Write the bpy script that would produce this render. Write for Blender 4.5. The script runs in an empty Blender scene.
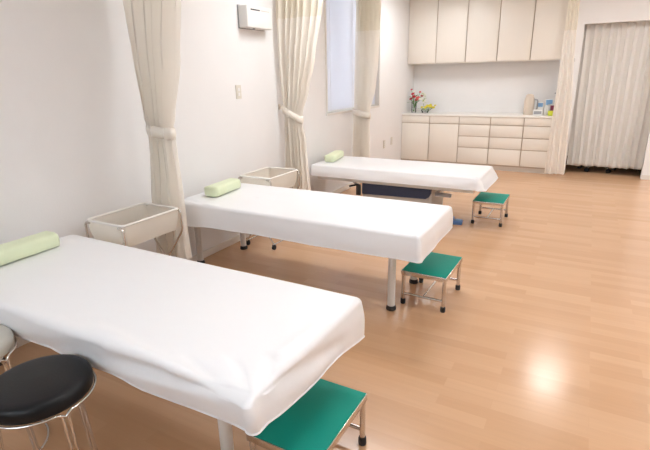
import bpy, bmesh, math, random
from mathutils import Vector, Matrix, noise
from math import pi, sin, cos, radians

scn = bpy.context.scene
COL = scn.collection
random.seed(7)

# ------------------------------------------------------------------ materials
def new_mat(name):
    m = bpy.data.materials.new(name); m.use_nodes = True
    return m, m.node_tree.nodes, m.node_tree.links, m.node_tree.nodes['Principled BSDF']

def mat(name, col, rough=.5, metal=0., bump=0., bscale=40., var=0., vscale=6., spec=.5, trans=0., coat=0., stretch=(1, 1, 1), sheen=0.):
    m, N, L, b = new_mat(name)
    b.inputs['Base Color'].default_value = (*col, 1)
    b.inputs['Roughness'].default_value = rough
    b.inputs['Metallic'].default_value = metal
    b.inputs['Specular IOR Level'].default_value = spec
    b.inputs['Coat Weight'].default_value = coat
    b.inputs['Sheen Weight'].default_value = sheen
    tc = N.new('ShaderNodeTexCoord'); mp = N.new('ShaderNodeMapping')
    mp.inputs['Scale'].default_value = stretch
    L.new(tc.outputs['Object'], mp.inputs['Vector'])
    if var > 0:
        n = N.new('ShaderNodeTexNoise'); n.inputs['Scale'].default_value = vscale; n.inputs['Detail'].default_value = 3
        r = N.new('ShaderNodeMapRange'); r.inputs['To Min'].default_value = 1 - var; r.inputs['To Max'].default_value = 1 + var * .5
        mx = N.new('ShaderNodeVectorMath'); mx.operation = 'SCALE'; mx.inputs[0].default_value = col
        L.new(mp.outputs[0], n.inputs['Vector']); L.new(n.outputs['Fac'], r.inputs['Value'])
        L.new(r.outputs[0], mx.inputs['Scale']); L.new(mx.outputs[0], b.inputs['Base Color'])
    if bump > 0:
        n2 = N.new('ShaderNodeTexNoise'); n2.inputs['Scale'].default_value = bscale; n2.inputs['Detail'].default_value = 4
        bp = N.new('ShaderNodeBump'); bp.inputs['Strength'].default_value = bump; bp.inputs['Distance'].default_value = .01
        L.new(mp.outputs[0], n2.inputs['Vector']); L.new(n2.outputs['Fac'], bp.inputs['Height']); L.new(bp.outputs[0], b.inputs['Normal'])
    if trans > 0:
        out = N['Material Output']
        t = N.new('ShaderNodeBsdfTranslucent'); t.inputs['Color'].default_value = (*col, 1)
        ms = N.new('ShaderNodeMixShader'); ms.inputs[0].default_value = trans
        L.new(b.outputs[0], ms.inputs[1]); L.new(t.outputs[0], ms.inputs[2]); L.new(ms.outputs[0], out.inputs['Surface'])
    return m

def glow(name, col, strength):
    m, N, L, b = new_mat(name)
    b.inputs['Base Color'].default_value = (.8, .8, .8, 1)
    b.inputs['Emission Color'].default_value = (*col, 1)
    b.inputs['Emission Strength'].default_value = strength
    return m

def glass_mat(name, col=(1, 1, 1), rough=.0):
    m, N, L, b = new_mat(name)
    out = N['Material Output']
    g = N.new('ShaderNodeBsdfGlossy'); g.inputs['Roughness'].default_value = .03
    t = N.new('ShaderNodeBsdfTransparent'); t.inputs['Color'].default_value = (*col, 1)
    f = N.new('ShaderNodeFresnel'); f.inputs['IOR'].default_value = 1.45
    ms = N.new('ShaderNodeMixShader')
    L.new(f.outputs[0], ms.inputs[0]); L.new(t.outputs[0], ms.inputs[1]); L.new(g.outputs[0], ms.inputs[2]); L.new(ms.outputs[0], out.inputs['Surface'])
    return m

def floor_mat():
    m, N, L, b = new_mat('beech_flooring')
    tc = N.new('ShaderNodeTexCoord')
    br = N.new('ShaderNodeTexBrick')
    br.offset = .37; br.offset_frequency = 2
    br.inputs['Scale'].default_value = 1.0
    br.inputs['Brick Width'].default_value = .62
    br.inputs['Row Height'].default_value = .072
    br.inputs['Mortar Size'].default_value = .0009
    br.inputs['Mortar Smooth'].default_value = .3
    br.inputs['Color1'].default_value = (.0, .0, .0, 1)
    br.inputs['Color2'].default_value = (1, 1, 1, 1)
    br.inputs['Mortar'].default_value = (.3, .3, .3, 1)
    L.new(tc.outputs['Object'], br.inputs['Vector'])
    rp = N.new('ShaderNodeValToRGB')
    rp.color_ramp.elements[0].position = 0; rp.color_ramp.elements[0].color = (*FLOOR_A, 1)
    rp.color_ramp.elements[1].position = 1; rp.color_ramp.elements[1].color = (*FLOOR_B, 1)
    L.new(br.outputs['Color'], rp.inputs['Fac'])
    mp = N.new('ShaderNodeMapping'); mp.inputs['Scale'].default_value = (1.2, 22, 1)
    L.new(tc.outputs['Object'], mp.inputs['Vector'])
    n = N.new('ShaderNodeTexNoise'); n.inputs['Scale'].default_value = 2.2; n.inputs['Detail'].default_value = 5; n.inputs['Roughness'].default_value = .6
    L.new(mp.outputs[0], n.inputs['Vector'])
    r = N.new('ShaderNodeMapRange'); r.inputs['From Min'].default_value = .25; r.inputs['From Max'].default_value = .75
    r.inputs['To Min'].default_value = .965; r.inputs['To Max'].default_value = 1.03
    L.new(n.outputs['Fac'], r.inputs['Value'])
    mx = N.new('ShaderNodeVectorMath'); mx.operation = 'SCALE'
    L.new(rp.outputs[0], mx.inputs[0]); L.new(r.outputs[0], mx.inputs['Scale'])
    L.new(mx.outputs[0], b.inputs['Base Color'])
    b.inputs['Roughness'].default_value = .3
    b.inputs['Specular IOR Level'].default_value = .75
    n2 = N.new('ShaderNodeTexNoise'); n2.inputs['Scale'].default_value = 7
    r2 = N.new('ShaderNodeMapRange'); r2.inputs['To Min'].default_value = .17; r2.inputs['To Max'].default_value = .26
    L.new(tc.outputs['Object'], n2.inputs['Vector']); L.new(n2.outputs['Fac'], r2.inputs['Value']); L.new(r2.outputs[0], b.inputs['Roughness'])
    return m

FLOOR_A = (.57, .335, .185)
FLOOR_B = (.63, .385, .225)
M = {}
M['floor'] = floor_mat()
M['wall'] = mat('wall_paper', (.825, .815, .81), .75, bump=.06, bscale=120, var=.02)
M['ceiling'] = mat('ceiling_board', (.82, .81, .79), .85, bump=.05, bscale=200)
M['trim'] = mat('vinyl_trim', (.74, .69, .63), .5)
M['vinyl'] = mat('white_vinyl', (.87, .87, .885), .34, bump=.2, bscale=9, spec=.5)
M['pillow'] = mat('green_vinyl', (.72, .79, .55), .42, bump=.05, bscale=30)
M['white_metal'] = mat('white_enamel', (.74, .72, .69), .35)
M['rubber'] = mat('black_rubber', (.02, .02, .022), .6)
M['chrome'] = mat('chrome', (.78, .77, .76), .13, metal=1)
M['steel'] = mat('stainless_steel', (.66, .62, .58), .24, metal=1, bump=.02, bscale=200)
M['green'] = mat('green_rubber_mat', (.004, .29, .22), .55, spec=.25, bump=.15, bscale=260)
M['black'] = mat('black_vinyl', (.008, .008, .009), .42, spec=.3, bump=.08, bscale=180)
M['grey_vinyl'] = mat('pale_grey_vinyl', (.56, .54, .48), .42, bump=.05, bscale=180)
M['curtain'] = mat('cream_curtain_cloth', (.94, .90, .84), .85, trans=.40, bump=.0, bscale=300, sheen=.2)
M['net'] = mat('curtain_net', (.88, .83, .73), .9, trans=.42, bump=.0, bscale=420)
M['tie'] = mat('tieback_cloth', (.82, .76, .67), .85, bump=.1, bscale=300)
M['door_curtain'] = mat('ivory_curtain_cloth', (.91, .89, .85), .85, trans=.25, bump=.0, bscale=300)
M['cart_cloth'] = mat('cart_net_cloth', (.84, .79, .71), .85, trans=.38, bump=.4, bscale=260)
M['cart_rim'] = mat('cart_rim', (.82, .79, .74), .5)
M['cabinet'] = mat('cream_laminate', (.82, .77, .695), .38, var=.015, vscale=3, stretch=(8, 1, 1))
M['carcass'] = mat('tan_edge_strip', (.56, .46, .37), .6)
M['counter'] = mat('white_counter', (.86, .83, .78), .3)
M['plastic'] = mat('white_plastic', (.80, .79, .77), .4)
M['plastic2'] = mat('ivory_plastic', (.68, .64, .56), .45)
M['dark'] = mat('dark_plastic', (.03, .03, .035), .5)
M['grey'] = mat('grey_plastic', (.33, .33, .34), .5)
M['navy'] = mat('navy_cloth', (.035, .05, .105), .6, bump=.1, bscale=200)
M['pale'] = mat('pale_grey_plastic', (.62, .57, .52), .45)
M['blue'] = mat('blue_plastic', (.10, .22, .50), .45)
M['frame'] = mat('window_aluminium', (.72, .69, .64), .4)
M['slat'] = mat('blind_slat', (.74, .73, .76), .55, trans=.45)
M['glass'] = glass_mat('clear_glass', (.97, .98, .98))
M['stem'] = mat('leaf_green', (.10, .26, .06), .6)
M['leaf2'] = mat('pale_leaf', (.42, .50, .16), .6)
M['red'] = mat('red_petal', (.62, .03, .06), .6)
M['pink'] = mat('coral_petal', (.80, .16, .14), .6)
M['white_petal'] = mat('white_petal', (.85, .83, .74), .6)
M['yellow'] = mat('yellow_petal', (.80, .68, .06), .6)
M['thermos'] = mat('cream_thermos', (.70, .60, .50), .35)
M['lightblue'] = mat('light_blue_card', (.22, .42, .68), .5)
M['maroon'] = mat('maroon_plastic', (.28, .05, .10), .5)
M['lime'] = mat('lime_card', (.62, .66, .04), .5)
M['lamp'] = glow('lamp_diffuser', (.94, .972, 1.0), 8.5)
M['spot'] = glow('downlight_diffuser', (1.0, .98, .95), 11.0)

# ------------------------------------------------------------------ mesh helpers
def BM(): return bmesh.new()

def box(bm, c, s, bev=0., seg=2, rot=None):
    r = bmesh.ops.create_cube(bm, size=1)
    vs = r['verts']
    for v in vs:
        v.co = Vector((v.co.x * s[0], v.co.y * s[1], v.co.z * s[2]))
    if bev > 0:
        es = list({e for v in vs for e in v.link_edges})
        rb = bmesh.ops.bevel(bm, geom=es, offset=bev, segments=seg, profile=.5, affect='EDGES')
        vs = list({v for f in rb['faces'] for v in f.verts} | {v for v in vs if v.is_valid})
    if rot is not None:
        for v in vs: v.co = rot @ v.co
    for v in vs: v.co += Vector(c)
    return vs

def lathe(bm, prof, c=(0, 0, 0), n=32, cap=True, sx=1., sy=1.):
    rings = []
    for r, z in prof:
        rings.append([bm.verts.new((c[0] + sx * r * cos(2 * pi * k / n), c[1] + sy * r * sin(2 * pi * k / n), c[2] + z)) for k in range(n)])
    for a, b in zip(rings, rings[1:]):
        for k in range(n):
            bm.faces.new((a[k], a[(k + 1) % n], b[(k + 1) % n], b[k]))
    if cap:
        bm.faces.new(rings[0][::-1]); bm.faces.new(rings[-1])

def tube(bm, pts, r, n=10, closed=False):
    pts = [Vector(p) for p in pts]
    N = len(pts); rings = []
    up = None
    for i, p in enumerate(pts):
        if closed: t = (pts[(i + 1) % N] - pts[i - 1])
        elif i == 0: t = pts[1] - pts[0]
        elif i == N - 1: t = pts[-1] - pts[-2]
        else: t = (pts[i + 1] - p).normalized() + (p - pts[i - 1]).normalized()
        if t.length < 1e-9: t = Vector((0, 0, 1))
        t.normalize()
        if up is None:
            up = Vector((0, 0, 1)) if abs(t.z) < .9 else Vector((1, 0, 0))
        s = t.cross(up)
        if s.length < 1e-6: s = t.cross(Vector((0, 1, 0)))
        s.normalize(); up = s.cross(t).normalized()
        rings.append([bm.verts.new(p + (s * cos(2 * pi * k / n) + up * sin(2 * pi * k / n)) * r) for k in range(n)])
    prs = list(zip(rings, rings[1:]))
    if closed: prs.append((rings[-1], rings[0]))
    for a, b in prs:
        for k in range(n):
            bm.faces.new((a[k], a[(k + 1) % n], b[(k + 1) % n], b[k]))
    if not closed:
        bm.faces.new(rings[0][::-1]); bm.faces.new(rings[-1])

def fillet(pts, rad, seg=6):
    """round the inner corners of a polyline"""
    pts = [Vector(p) for p in pts]; out = [pts[0]]
    for a, b, c in zip(pts, pts[1:], pts[2:]):
        d1 = (a - b).normalized(); d2 = (c - b).normalized()
        r = min(rad, (a - b).length * .48, (c - b).length * .48)
        p, q = b + d1 * r, b + d2 * r
        for k in range(seg + 1):
            t = k / seg
            out.append(p * (1 - t) ** 2 + b * 2 * t * (1 - t) + q * t * t)
    out.append(pts[-1])
    return out

def obj(name, bm, m, parent=None, loc=None, smooth=True, angle=40):
    bmesh.ops.recalc_face_normals(bm, faces=bm.faces)
    me = bpy.data.meshes.new(name)
    bm.to_mesh(me); bm.free()
    me.materials.append(M[m] if isinstance(m, str) else m)
    if smooth:
        me.polygons.foreach_set('use_smooth', [True] * len(me.polygons))
        try: me.set_sharp_from_angle(angle=radians(angle))
        except Exception: pass
    o = bpy.data.objects.new(name, me); COL.objects.link(o)
    if parent: o.parent = parent
    if loc: o.location = loc
    return o

def thing(name, label, cat, loc=(0, 0, 0), rz=0., group=None):
    o = bpy.data.objects.new(name, None); COL.objects.link(o)
    o.empty_display_size = .1
    o.location = loc; o.rotation_euler = (0, 0, rz)
    o['label'] = label; o['category'] = cat
    if group: o['group'] = group
    return o

def tag(o, label, cat, group=None):
    o['label'] = label; o['category'] = cat
    if group: o['group'] = group
    return o

def struct(name, bm, m, smooth=False):
    o = obj(name, bm, m, smooth=smooth); o['kind'] = 'structure'; return o

def dup(root, loc, rz, label, group=None):
    r = root.copy(); COL.objects.link(r); r.location = loc; r.rotation_euler = (0, 0, rz)
    r['label'] = label
    if group: r['group'] = group
    for ch in list(root.children):
        c = ch.copy(); COL.objects.link(c); c.parent = r
        for g in list(ch.children):
            d = g.copy(); COL.objects.link(d); d.parent = c
    return r

# ------------------------------------------------------------------ the room
CEIL = 2.6
X1 = 6.0; Y0 = -1.6; YB = 8.14; YD = 7.73; YE = 9.6
DX0, DX1, DH = 2.503, 3.455, 2.05         # doorway

bm = BM(); box(bm, ((X1 - .12) / 2, (Y0 + YE) / 2, -.05), (X1 + .12, YE - Y0, .1)); struct('floor', bm, 'floor')
bm = BM(); box(bm, ((X1 - .12) / 2, (Y0 + YE) / 2, CEIL + .05), (X1 + .12, YE - Y0, .1)); struct('ceiling', bm, 'ceiling')
# left wall with its window opening
WY0, WY1, WZ0, WZ1 = 4.99, 6.60, 1.0, 2.42
bm = BM(); T = .16
def wbox(x0, x1, y0, y1, z0, z1): box(bm, ((x0 + x1) / 2, (y0 + y1) / 2, (z0 + z1) / 2), (x1 - x0, y1 - y0, z1 - z0))
wbox(-T, 0, Y0, WY0, 0, CEIL); wbox(-T, 0, WY1, YE, 0, CEIL); wbox(-T, 0, WY0, WY1, 0, WZ0); wbox(-T, 0, WY0, WY1, WZ1, CEIL)
struct('wall_left', bm, 'wall')
bm = BM(); wbox(0, 2.37, YB, YB + .1, 0, CEIL); struct('wall_back', bm, 'wall')
# wall with the doorway, with the return that closes the cabinet alcove
bm = BM()
wbox(2.37, DX0, YD, YD + .12, 0, CEIL); wbox(2.37, 2.40, YD + .12, YE, 0, CEIL)
wbox(DX0, DX1, YD, YD + .12, DH, CEIL); wbox(DX1, X1, YD, YD + .12, 0, CEIL)
struct('wall_doorway', bm, 'wall')
bm = BM(); wbox(2.40, X1, YE - .1, YE, 0, CEIL); struct('wall_beyond', bm, 'wall')
bm = BM(); wbox(X1, X1 + .1, Y0, YE, 0, CEIL); struct('wall_right', bm, 'wall')
bm = BM(); NX0, NX1, NZ0, NZ1 = .6, 2.6, 1.5, 2.4
wbox(-T, NX0, Y0 - .1, Y0, 0, CEIL); wbox(NX1, X1, Y0 - .1, Y0, 0, CEIL); wbox(NX0, NX1, Y0 - .1, Y0, 0, NZ0); wbox(NX0, NX1, Y0 - .1, Y0, NZ1, CEIL); struct('wall_near', bm, 'wall')
w2 = bpy.data.objects.new('fill_window', None); COL.objects.link(w2); w2['kind'] = 'structure'  # unseen window added behind the camera for soft, cool fill light
bm = BM()
for k in range(4):
    xx = NX0 + (NX1 - NX0 - .05) * k / 3; wbox(xx, xx + .05, Y0 - .08, Y0 - .03, NZ0, NZ1)
wbox(NX0 + .05, NX1 - .05, Y0 - .08, Y0 - .03, NZ0, NZ0 + .05); wbox(NX0 + .05, NX1 - .05, Y0 - .08, Y0 - .03, NZ1 - .05, NZ1)
obj('window_frame', bm, 'white_metal', w2, smooth=False)
bm = BM(); wbox(NX0 + .05, NX1 - .05, Y0 - .057, Y0 - .053, NZ0 + .05, NZ1 - .05); obj('window_pane', bm, 'glass', w2, smooth=False)
bm = BM(); box(bm, (.006, 3.0 - .8 + .0, .03), (.012, 10.75 - .0 - .02 - (.0) - 1.0 + .0, .06), .003); struct('baseboard_left', bm, 'trim')
bm = BM(); box(bm, ((2.37 + DX0) / 2, YD - .005, .03), (DX0 - 2.37, .01, .06), .002)
box(bm, ((DX1 + X1) / 2, YD - .005, .03), (X1 - DX1, .01, .06), .002); struct('baseboard_doorway', bm, 'trim')

# window: frame, panes, and a blind of its own
w = bpy.data.objects.new('window_1', None); COL.objects.link(w); w['kind'] = 'structure'
bm = BM()
def ring(x0, x1, y0, y1, z0, z1, t):
    wbox(x0, x1, y0, y0 + t, z0, z1); wbox(x0, x1, y1 - t, y1, z0, z1); wbox(x0, x1, y0 + t, y1 - t, z0, z0 + t); wbox(x0, x1, y0 + t, y1 - t, z1 - t, z1)
ring(-.13, .012, WY0, WY1, WZ0, WZ1, .028)
obj('window_casing', bm, 'frame', w, smooth=False)
bm = BM()
ring(-.145, -.115, WY0 + .028, (WY0 + WY1) / 2 + .02, WZ0 + .028, WZ1 - .028, .035)
ring(-.115, -.088, (WY0 + WY1) / 2 - .02, WY1 - .028, WZ0 + .028, WZ1 - .028, .035)
obj('window_frame', bm, 'frame', w, smooth=False)
bm = BM(); box(bm, (-.13, 5.4, 1.71), (.004, .75, 1.3)); box(bm, (-.10, 6.2, 1.71), (.004, .72, 1.3)); obj('window_pane', bm, 'glass', w, smooth=False)
bl = thing('venetian_blind', 'pale blue venetian blind hanging closed in the left wall window', 'blind', (-.05, (WY0 + WY1) / 2, 0))
bm = BM(); wid = WY1 - WY0 - .07
z = WZ0 + .06
while z < WZ1 - .07:
    box(bm, (0, 0, z), (.0016, wid, .0265), rot=None)
    z += .024
R = Matrix.Rotation(radians(0), 4, 'Y')
obj('slats', bm, 'slat', bl, smooth=False)
bm = BM(); box(bm, (0, 0, WZ1 - .05), (.03, wid, .03), .004); obj('head_rail', bm, 'frame', bl)
bm = BM(); box(bm, (0, 0, WZ0 + .042), (.018, wid, .012), .003); obj('bottom_rail', bm, 'frame', bl)
bm = BM()
for yy in (-.6, 0, .6): tube(bm, [(.006, yy, WZ0 + .04), (.006, yy, WZ1 - .05)], .0012, 6)
obj('cord', bm, 'frame', bl)

# ------------------------------------------------------------------ ceiling lamps above the frame, some added as fill
def ceiling_lamp(x, y, sx, sy, m, name, label):
    t = thing(name, label, 'ceiling light', (x, y, CEIL))
    bm = BM(); box(bm, (0, 0, -.02), (sx + .03, sy + .03, .04), .006); obj('housing', bm, 'white_metal', t)
    bm = BM(); box(bm, (0, 0, -.044), (sx, sy, .008), .003); obj('diffuser', bm, m, t)
ceiling_lamp(1.2, 3.6, 1.1, .26, 'lamp', 'ceiling_light', 'long ceiling light over the middle beds')
ceiling_lamp(4.3, 2.7, 1.3, .36, 'lamp', 'ceiling_light', 'long ceiling light over the open floor at right')
ceiling_lamp(4.7, 6.4, 1.2, .36, 'lamp', 'ceiling_light', 'long ceiling light in the far right corner by the doorway')
ceiling_lamp(.75, 6.6, .24, .8, 'lamp', 'ceiling_light', 'short added fill light over the farthest bed')  # unseen lamp, added to brighten the far cabinets
ceiling_lamp(2.3, 1.0, .75, .22, 'lamp', 'ceiling_light', 'long added fill light over the foot of the nearest bed')  # unseen lamp, added as near fill from above
ceiling_lamp(2.65, 6.28, .34, .34, 'spot', 'ceiling_downlight', 'square ceiling downlight in front of the cabinets')

# ------------------------------------------------------------------ beds
def rrect(x0, x1, y0, y1, rads, n):
    """points of a rounded rectangle; rads for corners (x0,y0),(x1,y0),(x1,y1),(x0,y1); n per corner arc"""
    P = []
    cs = [((x0, y0), pi, rads[0]), ((x1, y0), 1.5 * pi, rads[1]), ((x1, y1), 0, rads[2]), ((x0, y1), .5 * pi, rads[3])]
    sg = [(1, 1), (-1, 1), (-1, -1), (1, -1)]
    arcs = []
    for ((cx, cy), a0, r), (sx, sy) in zip(cs, sg):
        c = (cx + sx * r, cy + sy * r)
        arcs.append([(c[0] + r * cos(a0 + .5 * pi * k / n), c[1] + r * sin(a0 + .5 * pi * k / n), cos(a0 + .5 * pi * k / n), sin(a0 + .5 * pi * k / n)) for k in range(n + 1)])
    for i, a in enumerate(arcs):
        P += a
        b = arcs[(i + 1) % 4][0]; e = a[-1]
        m = 70 if i in (0, 2) else 30
        for k in range(1, m):
            t = k / m
            P.append((e[0] + (b[0] - e[0]) * t, e[1] + (b[1] - e[1]) * t, e[2], e[3]))
    return P

def cover_mesh(L, W, H, drop, hr, fr, seed, flare, folds=(), amp=.0022, sag=.0, hemwave=.006, nearflare=0., nlift=0., fdrop=0., er=.022, hdrop=0., pull=0.):
    """fitted vinyl sheet: head at x=0, foot at x=L, y 0..W"""
    bm = BM(); n = 12
    off = Vector((seed * 13.1, seed * 7.7, 0))
    rows = []
    base = rrect(0, L, 0, W, (hr, fr, fr, hr), n)
    # inset rings of the top, centre line first
    steps = 26
    cy = W / 2
    def inset(p, d):
        x, y, nx, ny = p
        k = d / (W / 2)
        xx = x + (cy - x) * k if False else x
        # shrink towards the medial line
        mx = min(max(x, W / 2), L - W / 2)
        return Vector((x + (mx - x) * k, y + (cy - y) * k, 0))
    def add_row(f): rows.append([f(i, p) for i, p in enumerate(base)])
    def wr(x, y, s=1.):
        v = noise.noise(Vector((x * 2.2, y * 5, 0)) + off) * .7 + noise.noise(Vector((x * 7, y * 9, 3)) + off) * .3
        return v * amp * s
    dmax = W / 2 * .985
    for k in range(steps + 1):
        d = dmax * (1 - k / steps) + er * (k / steps)
        def f(i, p, d=d):
            q = inset(p, d); q.z = H + wr(q.x, q.y) - sag * math.exp(-((q.y - cy) / .25) ** 2)
            return q
        add_row(f)
    for k in range(1, 6):
        a = .5 * pi * k / 5
        def f(i, p, a=a):
            q = inset(p, er * (1 - sin(a)))
            q.z = H - er * (1 - cos(a)) + wr(q.x, q.y) * (1 - k / 6)
            return q
        add_row(f)
    S = 16
    for k in range(1, S + 1):
        t = k / S
        def f(i, p, t=t):
            x, y, nx, ny = p
            g = noise.noise(Vector((x * 9, y * 9, 5)) + off) * .5 + noise.noise(Vector((x * 4, y * 4, t * 1.5)) + off) * .8
            g2 = noise.noise(Vector((x * 3.1, y * 3.1, 9)) + off)
            fl = flare * max(0, nx) + nearflare * max(0, -ny)
            o = fl * t ** 1.2 + .010 * g * t + .006 * sin(pi * t)
            zz = H - er - (drop - er) * t + hemwave * g2 * t + t * (nlift * math.exp(-((x - L) ** 2 + y * y) / .03) - fdrop * math.exp(-((x - L) ** 2 + (y - W) ** 2) / .03))
            if hdrop: zz -= t * hdrop * math.exp(-(x * x + y * y) / .06)
            return Vector((x + nx * o, y + ny * o, zz))
        add_row(f)
    if pull:
        for ri, row in enumerate(rows):
            for q in row:
                k_ = math.exp(-((q.x - L) ** 2 + q.y ** 2) / .02)
                q.x -= pull * k_
                q.y += (pull if ri <= steps + 3 else 0) * k_
                q.z -= (.3 * pull if ri <= steps + 5 else 0) * k_
    # folds: ridges/creases around 3-D segments
    for fd in folds:
        a, b, wd, h = Vector(fd[0]), Vector(fd[1]), fd[2], fd[3] * 2.3
        ab = b - a; l2 = ab.length_squared
        for ri, row in enumerate(rows):
            for i, q in enumerate(row):
                tt = max(0, min(1, (q - a).dot(ab) / l2)); c = a + ab * tt
                dd = (q - c).length
                if dd < wd * 3:
                    amt = h * math.exp(-(dd / wd) ** 2) * (1 - .3 * abs(tt - .5))
                    p = base[i]
                    up = 1.0 if ri <= steps else max(0, 1 - (ri - steps) / 5)
                    q.z += amt * up; q.x += p[2] * amt * (1 - up); q.y += p[3] * amt * (1 - up)
    V = [[bm.verts.new(q) for q in row] for row in rows]
    m = len(base)
    for a, b in zip(V, V[1:]):
        for k in range(m):
            bm.faces.new((a[k], a[(k + 1) % m], b[(k + 1) % m], b[k]))
    # close the slot down the middle
    c = V[0]
    cen = {}
    try:
        bm.faces.new(c[::-1])
    except Exception: pass
    bmesh.ops.triangulate(bm, faces=[f for f in bm.faces if len(f.verts) > 4])
    bmesh.ops.remove_doubles(bm, verts=bm.verts, dist=.0002)
    hem = [q.copy() for q in rows[-1]]
    return bm, hem

def bed_legs(t, H, spots, r=.0245, mat_='white_metal'):
    for (x, y) in spots:
        bm = BM(); lathe(bm, [(r, .018), (r, H)], (x, y, 0), 24); l = obj('leg', bm, mat_, t)
        bm = BM(); lathe(bm, [(r + .006, 0), (r + .008, .006), (r + .006, .022), (r, .03)], (x, y, 0), 24); obj('rubber_foot', bm, 'rubber', l)

def bed(loc, label, L, W, H, drop, hr, fr, seed, flare, legs, folds=(), rz=0, hemwave=.006, amp=.0022, nearflare=0., sag=0., **kw):
    t = thing('treatment_bed', label, 'bed', loc, rz, 'treatment beds along the left wall')
    bm, hem = cover_mesh(L, W, H, drop, hr, fr, seed, flare, folds, amp=amp, hemwave=hemwave, nearflare=nearflare, sag=sag, **kw)
    c = obj('vinyl_cover', bm, 'vinyl', t, angle=80)
    bm = BM(); tube(bm, hem[::2], .0035, 6, closed=True); obj('hem', bm, 'vinyl', c)
    bm = BM(); box(bm, (L / 2, W / 2, H - .075), (L - .06, W - .06, .10), .02); obj('mattress', bm, 'pale', t)
    bm = BM()
    zf = H - .145
    for y in (.06, W - .06): box(bm, (L / 2, y, zf), (L - .14, .03, .035), .004)
    for x in (.08, L * .5, L - .20): box(bm, (x, W / 2, zf), (.03, W - .12, .033), .004)
    obj('frame', bm, 'white_metal', t)
    if legs: bed_legs(t, zf, legs)
    return t

H = .5925
# first bed
folds1 = [((1.855, .01, H), (1.72, .12, H), .018, -.004), ((1.80, .0, H), (1.60, .05, H), .022, -.004), ((1.86, .03, H), (1.80, .20, H), .018, -.0035),
          ((1.62, 0, H), (1.15, .055, H), .03, .004), ((1.50, 0, H - .02), (1.05, 0, H - .10), .03, -.006), ((1.86, 0, H), (1.86, .0, H - .14), .03, .006),
          ((1.72, 0, H - .02), (1.30, 0, H - .06), .022, -.007), ((1.2, 0, H - .03), (.85, 0, H - .12), .03, -.005), ((1.866, .15, H - .03), (1.88, .5, H - .10), .03, -.006),
          ((1.80, .22, H), (1.84, .45, H), .025, .003), ((1.55, .08, H), (1.72, .03, H), .014, -.003), ((1.64, .12, H), (1.80, .06, H), .012, .003)]
b1 = bed((.11, .91, 0), 'nearest white vinyl treatment bed in the foreground with green pillow at its head', 1.880, .725, H, .135, .03, .014, 1, .012,
         [(1.55, .215), (1.55, .60), (-.03, .20), (.05, .60)], folds1, hemwave=.008, amp=.0035, nearflare=-.014, nlift=.016, fdrop=.045, er=.03, pull=.03)
folds2 = [((.02, .10, H), (.25, .03, H), .02, -.005), ((.12, .04, H), (.4, .02, H), .02, .003), ((1.86, .02, H), (1.86, .02, H - .1), .03, .003)]
b2 = bed((.10, 2.43, 0), 'middle white vinyl treatment bed on round white legs, between the other two beds', 1.872, .722, H, .148, .11, .016, 2, .012,
         [(1.64, .205), (1.64, .66), (-.035, .25), (.07, .68)], folds2, hdrop=.03, hemwave=.004, nearflare=.012, amp=.0018)
H3 = .526
folds3 = [((1.79, .0, H3), (1.79, .0, H3 - .1), .03, .006), ((1.6, .03, H3), (1.79, .12, H3), .02, -.003)]
b3 = bed((.085, 4.43, 0), 'farthest white treatment bed, raised on a motorised base with a navy side panel', 1.825, .675, H3, .116, .04, .03, 3, .055,
         None, folds3, hemwave=.004, nearflare=.01)
# lifting base of the far bed, all children of that bed
def local3(x, y, z): return (x - .085, y - 4.43, z)
bm = BM(); vs = box(bm, local3(1.04, 4.80, .185), (.78, .46, .31), .045, 5); cb = obj('base_cover', bm, 'pale', b3)
bm = BM()
prof = [(.665, .350), (1.415, .350), (1.415, .300), (1.398, .262), (1.365, .243), (.665, .228)]
def prism(bm, pts, y0, y1):
    a = [bm.verts.new(local3(x, y0, z)) for x, z in pts]; b = [bm.verts.new(local3(x, y1, z)) for x, z in pts]
    bm.faces.new(a); bm.faces.new(b[::-1])
    for k in range(len(pts)): bm.faces.new((a[k], b[k], b[(k + 1) % len(pts)], a[(k + 1) % len(pts)]))
prism(bm, prof, 4.545, 4.60); obj('side_panel', bm, 'navy', b3)
bm = BM(); box(bm, local3(1.04, 4.56, .354), (.76, .05, .010), .002); obj('top_rail', bm, 'dark', b3)
bm = BM()
box(bm, local3(.98, 4.66, .035), (1.0, .05, .04), .006); box(bm, local3(.98, 4.96, .035), (1.0, .05, .04), .006)
box(bm, local3(.50, 4.81, .035), (.05, .35, .04), .006); box(bm, local3(1.46, 4.81, .035), (.05, .35, .04), .006)
obj('floor_frame', bm, 'white_metal', b3)
for (xa, za, xb, zb) in ((.62, .27, .44, .40), (1.44, .29, 1.58, .40)):
    for yy in (4.62, 4.98):
        bm = BM()
        a, b_ = Vector(local3(xa, yy, za)), Vector(local3(xb, yy, zb)); d = b_ - a
        box(bm, (a + b_) / 2, (d.length, .022, .022), .006, rot=Matrix.Rotation(-math.atan2(d.z, d.x), 3, 'Y'))
        obj('lifting_arm', bm, 'grey', b3)
bm = BM(); tube(bm, [local3(.49, 4.60, .285), local3(.60, 4.60, .315)], .010, 10); box(bm, local3(.60, 4.60, .255), (.05, .03, .12), .006)
obj('lever', bm, 'dark', b3)
bm = BM(); box(bm, local3(1.53, 4.60, .290), (.16, .04, .035), .006); tube(bm, [local3(1.47, 4.595, .31), local3(1.56, 4.595, .405)], .014, 10)
obj('bracket', bm, 'grey', b3)
for (x, y) in ((.50, 4.66), (1.46, 4.66), (.50, 4.96), (1.46, 4.96)):
    bm = BM(); lathe(bm, [(.022, 0), (.022, .016)], local3(x, y, 0), 16); obj('levelling_foot', bm, 'rubber', b3)


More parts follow.
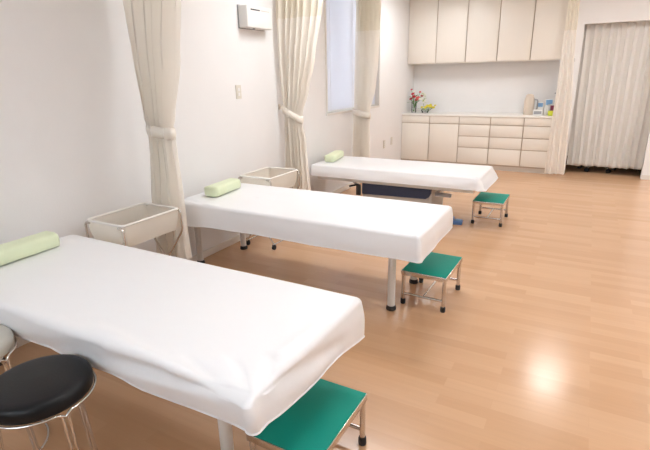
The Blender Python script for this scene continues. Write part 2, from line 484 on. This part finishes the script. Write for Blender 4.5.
# blue pedal on the floor at the foot of the far bed
t = thing('foot_pedal', 'small blue foot pedal on the floor beneath the foot of the farthest bed', 'pedal', (1.655, 4.63, 0), radians(8))
bm = BM(); vs = box(bm, (0, 0, .019), (.15, .10, .038), .012, 4); obj('pedal_body', bm, 'blue', t)
bm = BM(); box(bm, (-.03, 0, .052), (.05, .07, .03), .008, 3, rot=None); obj('pedal_hood', bm, 'blue', t)
bm = BM(); box(bm, (.035, 0, .040), (.05, .06, .008), .003, 2); obj('pedal_plate', bm, 'lightblue', t)

# ------------------------------------------------------------------ pillows
def pillow(loc, rz, label, L=.34):
    bm = BM(); n = 40; m = 24; R_ = []
    for j in range(m + 1):
        u = -1 + 2 * j / m
        a = abs(u)
        e = (1 - max(0, (a - .90) / .10) ** 2.4) ** .5 if a > .90 else 1.
        e = max(e, .0)
        e = .62 + .38 * e if a < 1 else .62
        ring_ = []
        for k in range(n):
            th = 2 * pi * k / n
            c, s = cos(th), sin(th)
            x = .062 * math.copysign(abs(c) ** .5, c); z = .039 * math.copysign(abs(s) ** .5, s)
            z *= (1.08 if s > 0 else 1.); 
            w_ = 1 + .02 * noise.noise(Vector((th * 1.3, u * 4, loc[1])))
            ring_.append(bm.verts.new((x * e * w_, u * L / 2, .037 * 1.0 + z * (e * .9 + .1) * w_)))
        R_.append(ring_)
    for a, b in zip(R_, R_[1:]):
        for k in range(n): bm.faces.new((a[k], a[(k + 1) % n], b[(k + 1) % n], b[k]))
    bm.faces.new(R_[0][::-1]); bm.faces.new(R_[-1])
    o = obj('pillow', bm, 'pillow', None, loc, angle=60); o.rotation_euler = (0, 0, rz)
    tag(o, label, 'pillow', 'green pillows on the beds'); return o
pillow((.245, 1.25, H + .006), radians(2), 'green block pillow at the head of the nearest bed', .40)
pillow((.275, 2.79, H + .005), radians(6), 'pale green block pillow at the head of the middle bed', .34)
pillow((.20, 4.80, H3 + .005), radians(10), 'small pale green block pillow at the head of the farthest bed', .38)

# ------------------------------------------------------------------ bedside basket carts
def cart(loc, rz, label, w=.325, l=.435, h=.64):
    t = thing('basket_cart', label, 'cart', loc, rz, 'basket carts at the bed heads')
    # basket: tapered cloth box, open on top
    bm = BM()
    def loop(x0, x1, y0, y1, z, r=.022, n=6):
        out = []
        for (cx, cy, a0) in ((x1 - r, y1 - r, 0), (x0 + r, y1 - r, .5 * pi), (x0 + r, y0 + r, pi), (x1 - r, y0 + r, 1.5 * pi)):
            for k in range(n + 1): out.append((cx + r * cos(a0 + .5 * pi * k / n), cy + r * sin(a0 + .5 * pi * k / n), z))
        return out
    a = loop(0, w, 0, l, h); rows = [a]
    for k in range(1, 9):
        t_ = k / 8; i = .018 * t_
        sg = -.006 * sin(pi * t_)
        rows.append(loop(i + sg, w - i - sg, i + sg, l - i - sg, h - .14 * t_))
    V = [[bm.verts.new(p) for p in r] for r in rows]
    for p, q in zip(V, V[1:]):
        for k in range(len(p)): bm.faces.new((p[k], p[(k + 1) % len(p)], q[(k + 1) % len(p)], q[k]))
    bm.faces.new(V[-1])
    bk = obj('basket', bm, 'cart_cloth', t, angle=50)
    bm = BM(); tube(bm, a, .008, 10, closed=True); obj('rim', bm, 'cart_rim', t)
    for y in (-.006, l + .006):
        for s in (0, 1):
            x0 = -.006 if s == 0 else w + .006; x1 = w - .02 if s == 0 else .02
            xt = .035 if s == 0 else w - .035
            yi = .028 if y < .1 else l - .028
            pts = fillet([(xt, y, h - .012), (x0, y, h - .012), (x0, y, h - .150), (x1, yi + (-.008 if s else .008), .045)], .03, 6)
            bm = BM(); tube(bm, pts, .0068, 10); obj('leg', bm, 'steel', t)
    for s in (.02, w - .02):
        bm = BM(); tube(bm, [(s, .02, .045), (s, l - .02, .045)], .006, 8); obj('stretcher', bm, 'chrome', t)
        for y in (.03, l - .03):
            bm = BM(); tube(bm, [(s - .010, y, .0215), (s + .010, y, .0215)], .0213, 20); box(bm, (s, y, .040), (.026, .022, .016), .004)
            obj('caster', bm, 'rubber', t)
    return t
c1 = cart((.105, 1.735, 0), 0, 'cream cloth basket cart on crossed chrome legs between the nearest and middle beds')
c2 = dup(c1, (.125, 3.175, 0), 0, 'cream basket cart behind the middle bed, beside the tied curtain')

# ------------------------------------------------------------------ green step stools
def step_stool(loc, rz, label, w=.295, l=.40, h=.24):
    t = thing('step_stool', label, 'step stool', loc, rz, 'green step stools at the bed feet')
    bm = BM(); tw = .022
    z = h - .017
    box(bm, (w / 2, .006, z), (w, .012, .030), .002); box(bm, (w / 2, l - .006, z), (w, .012, .030), .002)
    box(bm, (.006, l / 2, z), (.012, l - .024, .030), .002); box(bm, (w - .006, l / 2, z), (.012, l - .024, .030), .002)
    box(bm, (w / 2, l / 2, z + .004), (w - .02, l - .02, .010)); obj('top_frame', bm, 'steel', t)
    bm = BM(); box(bm, (w / 2, l / 2, h - .0005), (w - .008, l - .008, .005), .0015); obj('tread_mat', bm, 'green', t)
    for x in (.014, w - .014):
        for y in (.016, l - .016):
            bm = BM(); tube(bm, [(x, y, .02), (x, y, h - .02)], .0118, 14); lg = obj('leg', bm, 'steel', t)
            bm = BM(); lathe(bm, [(.015, 0), (.0165, .004), (.0165, .03), (.0145, .036)], (x, y, 0), 18); obj('rubber_foot', bm, 'rubber', lg)
    for y in (.016, l - .016):
        bm = BM(); tube(bm, [(.014, y, .072), (w - .014, y, .072)], .009, 12); obj('stretcher', bm, 'steel', t)
    bm = BM(); tube(bm, [(w / 2, .016, .072), (w / 2, l - .016, .072)], .008, 12); obj('stretcher', bm, 'steel', t)
    return t
s1 = step_stool((1.775, 1.105, 0), radians(0), 'green-topped steel step stool in the foreground, under the foot of the nearest bed')
dup(s1, (1.765, 2.735, 0), radians(-1), 'green-topped steel step stool beside the foot of the middle bed')
dup(s1, (1.800, 4.70, 0), radians(0), 'green-topped steel step stool at the foot of the farthest bed')

# ------------------------------------------------------------------ round stools
def round_stool(loc, rz, m, label, angs, h=.48, r=.163):
    t = thing('round_stool', label, 'stool', loc, rz, 'round padded stools beside the nearest bed')
    bm = BM(); z0 = h - .056
    prof = [(.0, z0), (r - .006, z0), (r + .001, z0 + .003), (r + .003, z0 + .012), (r + .003, z0 + .034), (r - .003, z0 + .047), (r - .014, z0 + .054), (r - .03, z0 + .0565), (r * .5, z0 + .059), (.001, z0 + .060)]
    lathe(bm, prof, n=64, cap=False); obj('seat', bm, m, t, angle=60)
    zr = z0 - .002; rr = r + .006
    # top ring, dipping into each pair of rods
    bm = BM(); pts = []
    for k in range(96):
        a = 2 * pi * k / 96
        d = min(abs((a - q + pi) % (2 * pi) - pi) for q in angs)
        pts.append((rr * cos(a), rr * sin(a), zr - .016 * math.exp(-(d / .07) ** 2)))
    tube(bm, pts, .0048, 10, closed=True); obj('seat_ring', bm, 'chrome', t)
    rf = r + .040
    for a in angs:
        bm = BM()
        ca, sa = cos(a), sin(a)
        for s in (-1, 1):
            ox, oy = -sa * s * .0085, ca * s * .0085
            e = Vector((rf * cos(a + s * .10), rf * sin(a + s * .10), .006))
            p = [(rr * cos(a + s * .09), rr * sin(a + s * .09), zr - .004), (rr * ca + ox, rr * sa + oy, zr - .030), (rf * ca + ox, rf * sa + oy, .03), (e.x, e.y, .006)]
            tube(bm, fillet(p, .02, 5), .0048, 10)
        obj('leg', bm, 'chrome', t)
    bm = BM(); tube(bm, [(rf * cos(2 * pi * k / 96), rf * sin(2 * pi * k / 96), .0055) for k in range(96)], .0048, 10, closed=True)
    obj('foot_ring', bm, 'chrome', t)
    bm = BM(); box(bm, (0, 0, z0 - .006), (r * 1.7, .03, .006)); box(bm, (0, 0, z0 - .006), (.03, r * 1.7, .006)); obj('seat_bracket', bm, 'dark', t)
    return t
round_stool((1.212, .752, 0), 0, 'black', 'round black padded stool with chrome legs beside the nearest bed', [radians(352), radians(115), radians(212)], h=.51, r=.158)
round_stool((.726, .752, 0), 0, 'grey_vinyl', 'pale grey padded round stool cut by the left edge, behind the black stool', [radians(22), radians(142), radians(262)], h=.51, r=.158)

# ------------------------------------------------------------------ curtains
def interp(ctrl, z):
    # ctrl sorted by falling z : (z, xa, xb, amp)
    if z >= ctrl[0][0]: return ctrl[0][1:]
    for p, q in zip(ctrl, ctrl[1:]):
        if p[0] >= z >= q[0]:
            t = (p[0] - z) / (p[0] - q[0]); t = t * t * (3 - 2 * t) * .5 + t * .5
            return tuple(p[i] + (q[i] - p[i]) * t for i in range(1, 4))
    return ctrl[-1][1:]

def curtain_mesh(ctrl, z0, z1, pleats, seed, yc, wob=.5, nz=70):
    bm = BM(); nc = pleats * 14
    off = Vector((seed * 3.7, seed * 1.3, 0))
    V = []
    for j in range(nz + 1):
        z = z0 + (z1 - z0) * j / nz
        xa, xb, am = interp(ctrl, z)
        row = []
        for i in range(nc + 1):
            u = i / nc
            ph = 2 * pi * pleats * (u + .022 * noise.noise(Vector((u * 7, 0, 1)) + off)) + .8 * noise.noise(Vector((u * 5, z * .4, 2)) + off)
            a = am * .85 * (1 + .5 * noise.noise(Vector((u * 9, z * .35, 4)) + off)) * min(1, .3 + 5 * u, .3 + 5 * (1 - u))
            uu = u + wob / pleats * .16 * sin(2 * ph)
            x = xa + (xb - xa) * uu + .010 * noise.noise(Vector((u * 6, z * 1.2, 11)) + off)
            y = yc + a * (sin(ph) + .22 * sin(2 * ph + 1)) + .3 * am * noise.noise(Vector((u * 3, z * 2, 7)) + off)
            row.append(bm.verts.new((x, y, z)))
        V.append(row)
    for a, b in zip(V, V[1:]):
        for i in range(nc): bm.faces.new((a[i], a[i + 1], b[i + 1], b[i]))
    return bm

def hung_curtain(label, yc, ctrl, pleats, seed, zb, zm=1.96, tie=None, top=CEIL - .002, hy=.26):
    t = thing('cubicle_curtain', label, 'curtain', (0, yc, 0), 0, 'cream cubicle curtains')
    c = obj('curtain_cloth', curtain_mesh(ctrl, zm, zb, pleats, seed, 0), 'curtain', t, angle=180)
    n = obj('net_header', curtain_mesh(ctrl, top, zm, pleats, seed, 0, nz=24), 'net', t, angle=180)
    if tie:
        (xa, za), (xb, zb2), dep = tie
        bm = BM(); K = 48; rows = []
        hh = .036
        for k in range(K):
            a = 2 * pi * k / K
            x = (xa + xb) / 2 - (xb - xa) / 2 * cos(a); y = dep * math.copysign(abs(sin(a)) ** .8, -sin(a))
            z = za + (zb2 - za) * (x - xa) / (xb - xa)
            w_ = 1 + .15 * noise.noise(Vector((a * 2, seed, 0)))
            out = Vector((-cos(a), -sin(a), 0)) * .004
            rows.append([bm.verts.new((x, y, z + hh * w_)), bm.verts.new(Vector((x, y, z)) + out * 1.5), bm.verts.new((x, y, z - hh * w_))])
        for k in range(K):
            a_, b_ = rows[k], rows[(k + 1) % K]
            for j in range(2): bm.faces.new((a_[j], b_[j], b_[j + 1], a_[j + 1]))
        o = obj('tieback', bm, 'tie', t, angle=80)
        md = o.modifiers.new('thick', 'SOLIDIFY'); md.thickness = .005; md.offset = 1
        bm = BM(); tube(bm, [(xa + .05, dep * .9, (za + zb2) / 2), (.03, hy, za + .01), (.006, hy, za + .01)], .006, 8); box(bm, (.004, hy, za + .01), (.008, .03, .05), .002)
        obj('tieback_hook', bm, 'tie', t)
    return t

hung_curtain('cream curtain tied back between the nearest and middle beds', 2.25,
    [(2.6, .06, .62, .055), (1.93, .075, .565, .055), (1.56, .105, .495, .055), (1.22, .155, .40, .048), (1.13, .168, .375, .038), (1.02, .165, .39, .045), (.64, .12, .405, .052), (.24, .10, .42, .055)],
    6, 1, .26, tie=((.158, 1.135), (.378, 1.110), .038))
hung_curtain('cream curtain tied back beside the switch, between the middle and farthest beds', 4.0,
    [(2.6, .04, .56, .055), (2.1, .035, .52, .055), (1.6, .035, .43, .055), (1.35, .05, .36, .05), (1.10, .075, .275, .040), (1.0, .07, .28, .045), (.86, .065, .31, .05), (.46, .055, .335, .055), (.26, .05, .35, .055)],
    7, 2, .26, tie=((.060, 1.155), (.275, 1.045), .038), hy=.02)
hung_curtain('cream curtain tied back in front of the left wall window', 5.65,
    [(2.6, .08, .42, .05), (2.2, .08, .395, .05), (1.6, .06, .38, .05), (1.3, .05, .35, .045), (1.0, .045, .27, .036), (.9, .04, .27, .04), (.45, .03, .28, .045), (.26, .03, .28, .045)],
    6, 3, .26, tie=((.04, 1.01), (.272, .955), .034))
hung_curtain('cream curtain hanging loose at the right end of the cabinets', 7.44,
    [(2.6, 2.285, 2.41, .02), (1.95, 2.28, 2.425, .02), (.8, 2.265, 2.485, .024), (.04, 2.258, 2.51, .026)],
    3, 4, .045)

# doorway curtain
t = thing('doorway_curtain', 'ivory pleated curtain closing the doorway at the far right', 'curtain', (0, 7.90, 0), 0)
ctrl = [(2.3, 2.46, 3.50, .020), (1.2, 2.48, 3.49, .028), (.1, 2.515, 3.47, .036)]
bm = curtain_mesh(ctrl, 2.3, .105, 11, 9, 0, nz=60)
for v in bm.verts:
    if v.co.z < .5: v.co.z += (.5 - v.co.z) / .4 * .018 * (noise.noise(Vector((v.co.x * 2.3, 1, 0))) + .25 * sin(v.co.x * 40))
c = obj('curtain_cloth', bm, 'door_curtain', t, angle=180)
md = c.modifiers.new('thick', 'SOLIDIFY'); md.thickness = .003
bm = BM(); tube(bm, [(2.42, 0, 2.31), (3.7, 0, 2.31)], .012, 12); obj('curtain_rod', bm, 'white_metal', t)

# tie hook on the wall strip
t = thing('curtain_hook', 'small metal hook on the wall strip left of the doorway', 'hook', (2.43, YD, 1.59))
bm = BM(); box(bm, (0, -.003, 0), (.022, .006, .03), .002); obj('hook_plate', bm, 'chrome', t)
bm = BM(); tube(bm, fillet([(0, -.004, .004), (0, -.034, -.004), (0, -.036, .022)], .012, 5), .005, 8); obj('hook_arm', bm, 'dark', t)

# ------------------------------------------------------------------ rolling chair bases behind the doorway curtain
def rolling_base(loc, rz, label):
    t = thing('rolling_stool', label, 'stool', loc, rz)
    bm = BM()
    for k in range(5):
        a = 2 * pi * k / 5
        tube(bm, [(0, 0, .095), (.24 * cos(a), .24 * sin(a), .062)], .014, 10)
    obj('star_base', bm, 'chrome', t)
    for k in range(5):
        a = 2 * pi * k / 5
        bm = BM()
        for s in (-1, 1):
            c0 = Vector((.24 * cos(a), .24 * sin(a), .028)) + Vector((-sin(a), cos(a), 0)) * s * .012
            n_ = Vector((-sin(a), cos(a), 0)) * .009
            tube(bm, [c0 - n_, c0 + n_], .0275, 18)
        tube(bm, [(.24 * cos(a), .24 * sin(a), .03), (.24 * cos(a), .24 * sin(a), .07)], .008, 8)
        obj('caster', bm, 'rubber', t)
    bm = BM(); tube(bm, [(0, 0, .08), (0, 0, .42)], .022, 16); obj('column', bm, 'chrome', t)
    bm = BM(); lathe(bm, [(.001, .42), (.17, .42), (.18, .44), (.18, .465), (.165, .48), (.001, .485)], n=40, cap=False); obj('seat', bm, 'black', t)
    return t
r1 = rolling_base((2.92, 8.22, 0), radians(20), 'rolling stool on black casters behind the doorway curtain, left one')
dup(r1, (3.48, 8.62, 0), radians(50), 'rolling stool with chrome base behind the doorway curtain, right one')

# ------------------------------------------------------------------ cabinets
WL = .472; YF = 7.59; ZT = .833
names = ['base cabinet with one door at the left wall', 'base cabinet with one door, second from the left wall',
         'cream drawer unit with four drawers, left of the three', 'cream drawer unit with four drawers, middle of the three', 'cream drawer unit with four drawers beside the loose curtain']
seams = [.808, .690, .510, .335, .085]
for k in range(5):
    isd = k >= 2
    t = thing('drawer_unit' if isd else 'base_cabinet', names[k] if isd else 'cream ' + names[k], 'drawer unit' if isd else 'cabinet', (k * WL, YF, 0), 0, 'cream drawer units under the counter' if isd else 'cream base cabinets under the counter')
    bm = BM(); box(bm, (WL / 2, .02 + (YB - YF - .025) / 2, .07 + (ZT - .026 - .07) / 2), (WL - .002, YB - YF - .025, ZT - .026 - .07)); obj('body', bm, 'carcass', t, smooth=False)
    bm = BM(); box(bm, (WL / 2, .06, .035), (WL, .03, .07)); obj('plinth', bm, 'trim', t, smooth=False)
    ranges = list(zip(seams, seams[1:])) if isd else [(seams[0], seams[1])]
    g = .006
    for (za, zb) in ranges:
        bm = BM(); box(bm, (WL / 2, .010, (za + zb) / 2), (WL - 2 * g, .02, za - zb - 2 * g), .003); d = obj('drawer', bm, 'cabinet', t)
        bm = BM(); box(bm, (WL / 2, .012, za - g + .002), (WL - 2 * g, .014, .005)); obj('finger_groove', bm, 'carcass', d, smooth=False)
    if not isd:
        bm = BM(); box(bm, (WL / 2, .010, (seams[1] + seams[4]) / 2), (WL - 2 * g, .02, seams[1] - seams[4] - 2 * g), .003); d = obj('door', bm, 'cabinet', t)
        bm = BM(); box(bm, (WL / 2, .012, seams[1] - g + .004), (WL - 2 * g, .014, .006)); obj('finger_groove', bm, 'carcass', d, smooth=False)
bm = BM(); box(bm, (2.366 / 2, (YF - .01 + YB) / 2, ZT - .0125), (2.362, YB - YF + .008, .025), .004)
tag(obj('worktop', bm, 'counter'), 'long white worktop over the cream cabinets on the back wall', 'worktop')

WU = .4635; YU = 7.79; ZU = 1.6126
posn = ['first from the left wall', 'second from the left wall', 'third from the left wall', 'fourth from the left wall', 'fifth from the left wall, beside the loose curtain']
for k in range(5):
    w_ = WU if k < 4 else 2.366 - 4 * WU
    t = thing('wall_cabinet', 'cream wall cabinet, ' + posn[k], 'wall cabinet', (k * WU, YU, 0), 0, 'cream wall cabinets above the worktop')
    bm = BM(); box(bm, (w_ / 2, .022 + (YB - YU - .024) / 2, (ZU + CEIL) / 2 + .001), (w_ - .002, YB - YU - .024, CEIL - ZU - .004)); obj('body', bm, 'carcass', t, smooth=False)
    bm = BM(); box(bm, (w_ / 2, .010, (ZU + CEIL) / 2), (w_ - .012, .02, CEIL - ZU - .006), .003); obj('door', bm, 'cabinet', t)
    bm = BM(); box(bm, (w_ / 2, .17, ZU - .003), (w_ - .004, .33, .008)); obj('bottom_panel', bm, 'cabinet', t, smooth=False)

# ------------------------------------------------------------------ on the worktop
def blob(bm, c, r, seed=0, sq=(1, 1, 1)):
    res = bmesh.ops.create_icosphere(bm, subdivisions=2, radius=r)
    for v in res['verts']:
        d = 1 + .35 * noise.noise(v.co.normalized() * 2.2 + Vector((seed, 0, 0)))
        v.co = Vector((v.co.x * d * sq[0], v.co.y * d * sq[1], v.co.z * d * sq[2])) + Vector(c)
def flower(bm, c, r, d, seed):
    """open bloom: two whorls of cupped petals facing direction d"""
    q = Vector((0, 0, 1)).rotation_difference(Vector(d).normalized()).to_matrix()
    for wh, (np_, rr, lift) in enumerate(((6, 1., .25), (5, .6, .6))):
        for k in range(np_):
            a = 2 * pi * k / np_ + wh * .5 + seed
            u = Vector((cos(a), sin(a), 0)); s = Vector((-sin(a), cos(a), 0))
            P = []
            for (t_, w_) in ((.05, .12), (.4, .42), (.8, .44), (1., .15)):
                z = lift * t_ * t_
                P.append([bm.verts.new(Vector(c) + q @ (u * t_ * rr * r + s * w_ * e * rr * r + Vector((0, 0, z * r + (.10 * r if e else 0))))) for e in (-1, 0, 1)])
            for a_, b_ in zip(P, P[1:]):
                for j in range(2): bm.faces.new((a_[j], a_[j + 1], b_[j + 1], b_[j]))
def leaf(bm, c, d, l, w_):
    d = Vector(d).normalized(); s = d.cross(Vector((0, 0, 1)));
    if s.length < .1: s = Vector((1, 0, 0))
    s.normalize(); up = s.cross(d)
    P = []
    for t_, ww in ((0, .05), (.3, .8), (.6, 1.), (.85, .5), (1, .02)):
        b = Vector(c) + d * l * t_ - up * 0 + Vector((0, 0, -.25 * l * t_ * t_))
        P.append([bm.verts.new(b + s * w_ * ww * e + up * (.15 * w_ * abs(e))) for e in (-1, 0, 1)])
    for a_, b_ in zip(P, P[1:]):
        for j in range(2): bm.faces.new((a_[j], a_[j + 1], b_[j + 1], b_[j]))

random.seed(5)
t = thing('flower_vase', 'tall glass vase of red and coral flowers in the left corner of the worktop', 'vase', (.115, 7.86, ZT))
bm = BM(); lathe(bm, [(.001, .004), (.036, .004), (.040, .02), (.042, .17), (.045, .18), (.042, .18), (.039, .17), (.036, .014), (.001, .012)], n=28, cap=False); obj('vase', bm, 'glass', t)
heads = [(-.02, -.02, .30, 'red', .030), (.01, -.05, .255, 'red', .034), (.075, -.03, .23, 'pink', .042), (.13, 0, .27, 'red', .024), (-.05, .0, .37, 'red', .020), (.09, .02, .33, 'pink', .020), (.03, .03, .20, 'red', .030), (-.045, -.03, .22, 'red', .026), (.15, -.02, .30, 'white_petal', .035), (.12, -.05, .22, 'white_petal', .030), (-.01, .02, .34, 'white_petal', .022)]
bm = BM()
for (x, y, z, m_, r_) in heads:
    tube(bm, [(x * -.12, y * -.12, .02), (x * .25, y * .25, .14), (x, y, z)], .0032, 6)
obj('stem', bm, 'stem', t)
for i, (x, y, z, m_, r_) in enumerate(heads):
    bm = BM(); flower(bm, (x, y, z), r_, (x * 2, -.6, .7), i); blob(bm, (x, y, z + .006), r_ * .35, i); obj('blossom', bm, m_, t)
for i in range(12):
    bm = BM(); a = random.uniform(0, 2 * pi); leaf(bm, (.02 * cos(a), .02 * sin(a), random.uniform(.15, .25)), (cos(a), sin(a), random.uniform(.3, 1)), random.uniform(.07, .12), .016); obj('leaf', bm, 'stem', t)

t = thing('flower_arrangement', 'low arrangement of yellow flowers and pale leaves beside the tall vase', 'flower arrangement', (.315, 7.84, ZT))
bm = BM(); lathe(bm, [(.001, 0), (.045, 0), (.062, .03), (.066, .055), (.060, .055), (.056, .03), (.001, .02)], n=28, cap=False); obj('bowl', bm, 'glass', t)
hd = [(.05, -.03, .11, .032), (.10, -.02, .10, .03), (.14, 0, .085, .026), (.02, -.05, .09, .026), (.16, .02, .12, .018), (.08, .03, .125, .024), (-.05, -.02, .09, .022)]
bm = BM()
for (x, y, z, r_) in hd: tube(bm, [(x * .2, y * .2, .02), (x, y, z)], .003, 6)
tube(bm, [(0, 0, .03), (-.03, 0, .14), (-.02, .01, .30)], .003, 6)
obj('stem', bm, 'stem', t)
for i, (x, y, z, r_) in enumerate(hd):
    bm = BM(); flower(bm, (x, y, z), r_, (x, -.7, .8), i); obj('blossom', bm, 'yellow', t)
for i in range(14):
    bm = BM(); a = random.uniform(0, 2 * pi); leaf(bm, (.03 * cos(a), .03 * sin(a), random.uniform(.04, .08)), (cos(a), sin(a), random.uniform(.1, .9)), random.uniform(.07, .12), .018); obj('leaf', bm, 'stem' if i % 2 else 'leaf2', t)
for i in range(8):
    z = .15 + .02 * i
    bm = BM(); leaf(bm, (-.027, 0, z), (cos(i * 2.4), sin(i * 2.4), .7), .07, .016); obj('leaf', bm, 'leaf2', t)
for i in range(5):
    bm = BM(); x = -.02 + .03 * sin(i * 2.2); flower(bm, (x, -.02, .17 + .03 * i), .02, (0, -1, .3), i); obj('blossom', bm, 'white_petal', t)

t = thing('vacuum_flask', 'cream cylindrical vacuum flask standing on the worktop', 'flask', (1.90, 7.90, ZT))
bm = BM(); lathe(bm, [(.001, 0), (.068, 0), (.072, .01), (.071, .21), (.064, .245), (.001, .245)], n=40, cap=False); obj('flask_body', bm, 'thermos', t)
bm = BM(); lathe(bm, [(.058, .243), (.060, .262), (.052, .288), (.030, .300), (.001, .302)], n=36, cap=False); obj('lid', bm, 'thermos', t)
bm = BM(); tube(bm, fillet([(.062, 0, .225), (.115, 0, .215), (.115, 0, .08), (.068, 0, .06)], .03), .010, 10); obj('handle', bm, 'grey', t)
def carton(name, label, cat, x, y, s, m_, band=None, rz=0, z=0, cap=None):
    t = thing(name, label, cat, (x, y, ZT + z), rz)
    bm = BM(); box(bm, (0, 0, s[2] / 2), s, .003); obj('carton_body', bm, m_, t)
    if band:
        bm = BM(); box(bm, (0, -s[1] / 2 - .0006, s[2] * band[1]), (s[0] * .8, .0012, s[2] * band[2])); obj('printed_panel', bm, band[0], t, smooth=False)
    bm = BM(); box(bm, (0, 0, s[2] + .0006), (s[0] * .96, .012, .0012)); obj('top_seam', bm, 'grey', t, smooth=False)
    return t
carton('tissue_box', 'low white carton with dark grey panel on the worktop beside the flask', 'carton', 2.045, 7.77, (.13, .08, .085), 'plastic', ('grey', .5, .5))
carton('medicine_carton', 'white carton with a blue panel standing behind the low carton', 'carton', 2.05, 7.95, (.10, .07, .19), 'plastic', ('lightblue', .75, .3))
carton('glove_carton', 'light blue topped white carton, tallest of the cartons', 'carton', 2.17, 7.97, (.11, .09, .23), 'plastic', ('lightblue', .80, .28))
carton('lime_packet', 'small lime yellow packet at the right end of the worktop', 'packet', 2.215, 7.75, (.065, .05, .072), 'lime')
t = thing('spray_bottle', 'white plastic bottle standing in front of the tallest carton', 'bottle', (2.15, 7.82, ZT))
bm = BM(); lathe(bm, [(.001, 0), (.030, 0), (.032, .01), (.032, .11), (.014, .14), (.012, .155), (.001, .155)], n=28, cap=False); obj('bottle_body', bm, 'plastic', t)
bm = BM(); lathe(bm, [(.016, .15), (.016, .178), (.001, .18)], n=20, cap=False); obj('cap', bm, 'lightblue', t)
t = thing('maroon_tub', 'small maroon tub stacked among the cartons next to the curtain', 'tub', (2.235, 7.88, ZT))
bm = BM(); lathe(bm, [(.001, 0), (.036, 0), (.040, .14), (.001, .145)], n=28, cap=False); obj('tub_body', bm, 'maroon', t)
bm = BM(); lathe(bm, [(.042, .14), (.042, .158), (.001, .16)], n=28, cap=False); obj('lid', bm, 'plastic', t)
t = thing('dispenser_bottle', 'tall grey dispenser bottle at the back right of the worktop', 'bottle', (2.27, 8.05, ZT))
bm = BM(); lathe(bm, [(.001, 0), (.036, 0), (.038, .01), (.038, .21), (.018, .235), (.001, .235)], n=28, cap=False); obj('bottle_body', bm, 'plastic', t)
bm = BM(); lathe(bm, [(.017, .235), (.017, .26), (.006, .262), (.006, .30), (.001, .30)], n=20, cap=False); box(bm, (-.02, 0, .305), (.06, .018, .014), .004); obj('pump', bm, 'grey', t)

# ------------------------------------------------------------------ on the left wall
t = thing('wall_air_unit', 'white box shaped air unit mounted high on the left wall', 'air unit', (0, 3.47, 1.85))
bm = BM(); box(bm, (.05, .18, .09), (.098, .36, .176), .010, 3); obj('casing', bm, 'plastic', t)
bm = BM(); box(bm, (.004, .18, .09), (.008, .372, .186), .003); obj('back_plate', bm, 'grey', t)
bm = BM(); box(bm, (.0995, .115, .145), (.002, .13, .010), .0008); obj('grille', bm, 'dark', t)
bm = BM(); box(bm, (.0995, .255, .145), (.002, .12, .006), .0008); obj('grille', bm, 'pale', t)
bm = BM(); lathe(bm, [(.012, -.008), (.012, .004), (.001, .005)], (.07, .12, -.001), 16, cap=False); obj('sensor', bm, 'grey', t)

def wall_plate(name, label, y, z, kind, h=.115):
    t = thing(name, label, 'switch' if kind == 's' else 'outlet', (0, y, z))
    bm = BM(); box(bm, (.004, 0, 0), (.008, .07, h), .003); obj('plate', bm, 'plastic2', t)
    for dz in ((-.02, .02)):
        bm = BM(); box(bm, (.009, 0, dz), (.004, .024, .028), .0015); p = obj('rocker' if kind == 's' else 'socket', bm, 'plastic', t)
        if kind != 's':
            bm = BM()
            for dy in (-.006, .006): box(bm, (.0112, dy, dz), (.001, .002, .009))
            obj('slot', bm, 'dark', p, smooth=False)
wall_plate('light_switch', 'ivory light switch plate on the left wall under the air unit', 3.40, 1.33, 's')
wall_plate('wall_outlet', 'ivory wall outlet low on the left wall, nearer the window curtain', 6.83, .43, 'o', .12)
wall_plate('wall_outlet', 'ivory wall outlet low on the left wall, nearer the cabinets', 7.14, .445, 'o', .12)

# ------------------------------------------------------------------ world, camera, view
wd = bpy.data.worlds.new('World'); scn.world = wd; wd.use_nodes = True
bg = wd.node_tree.nodes['Background']
bg.inputs['Color'].default_value = (.80, .90, 1.0, 1); bg.inputs['Strength'].default_value = 2.7

f, yaw, pit, rol = 466.26, radians(29.0918), radians(17.6656), radians(-1.177)
C = Vector((2.6943, .0636, 1.4435))
fw = Vector((-sin(yaw) * cos(pit), cos(yaw) * cos(pit), -sin(pit)))
rt = Vector((cos(yaw), sin(yaw), 0)); up = rt.cross(fw)
r2 = rt * cos(rol) + up * sin(rol); u2 = -rt * sin(rol) + up * cos(rol)
cam = bpy.data.cameras.new('camera'); co = bpy.data.objects.new('camera', cam); COL.objects.link(co)
mw = Matrix((r2, u2, -fw)).transposed().to_4x4(); mw.translation = C
co.matrix_world = mw
cam.sensor_fit = 'HORIZONTAL'; cam.sensor_width = 36; cam.lens = f / 650 * 36; cam.clip_start = .02; cam.clip_end = 100
scn.camera = co
vs_ = scn.view_settings
vs_.view_transform = 'Standard'; vs_.look = 'None'; vs_.gamma = 1; vs_.exposure = 1.84; vs_.use_curve_mapping = False
scn.cycles.use_denoising = True
scn.cycles.max_bounces = 10; scn.cycles.diffuse_bounces = 5
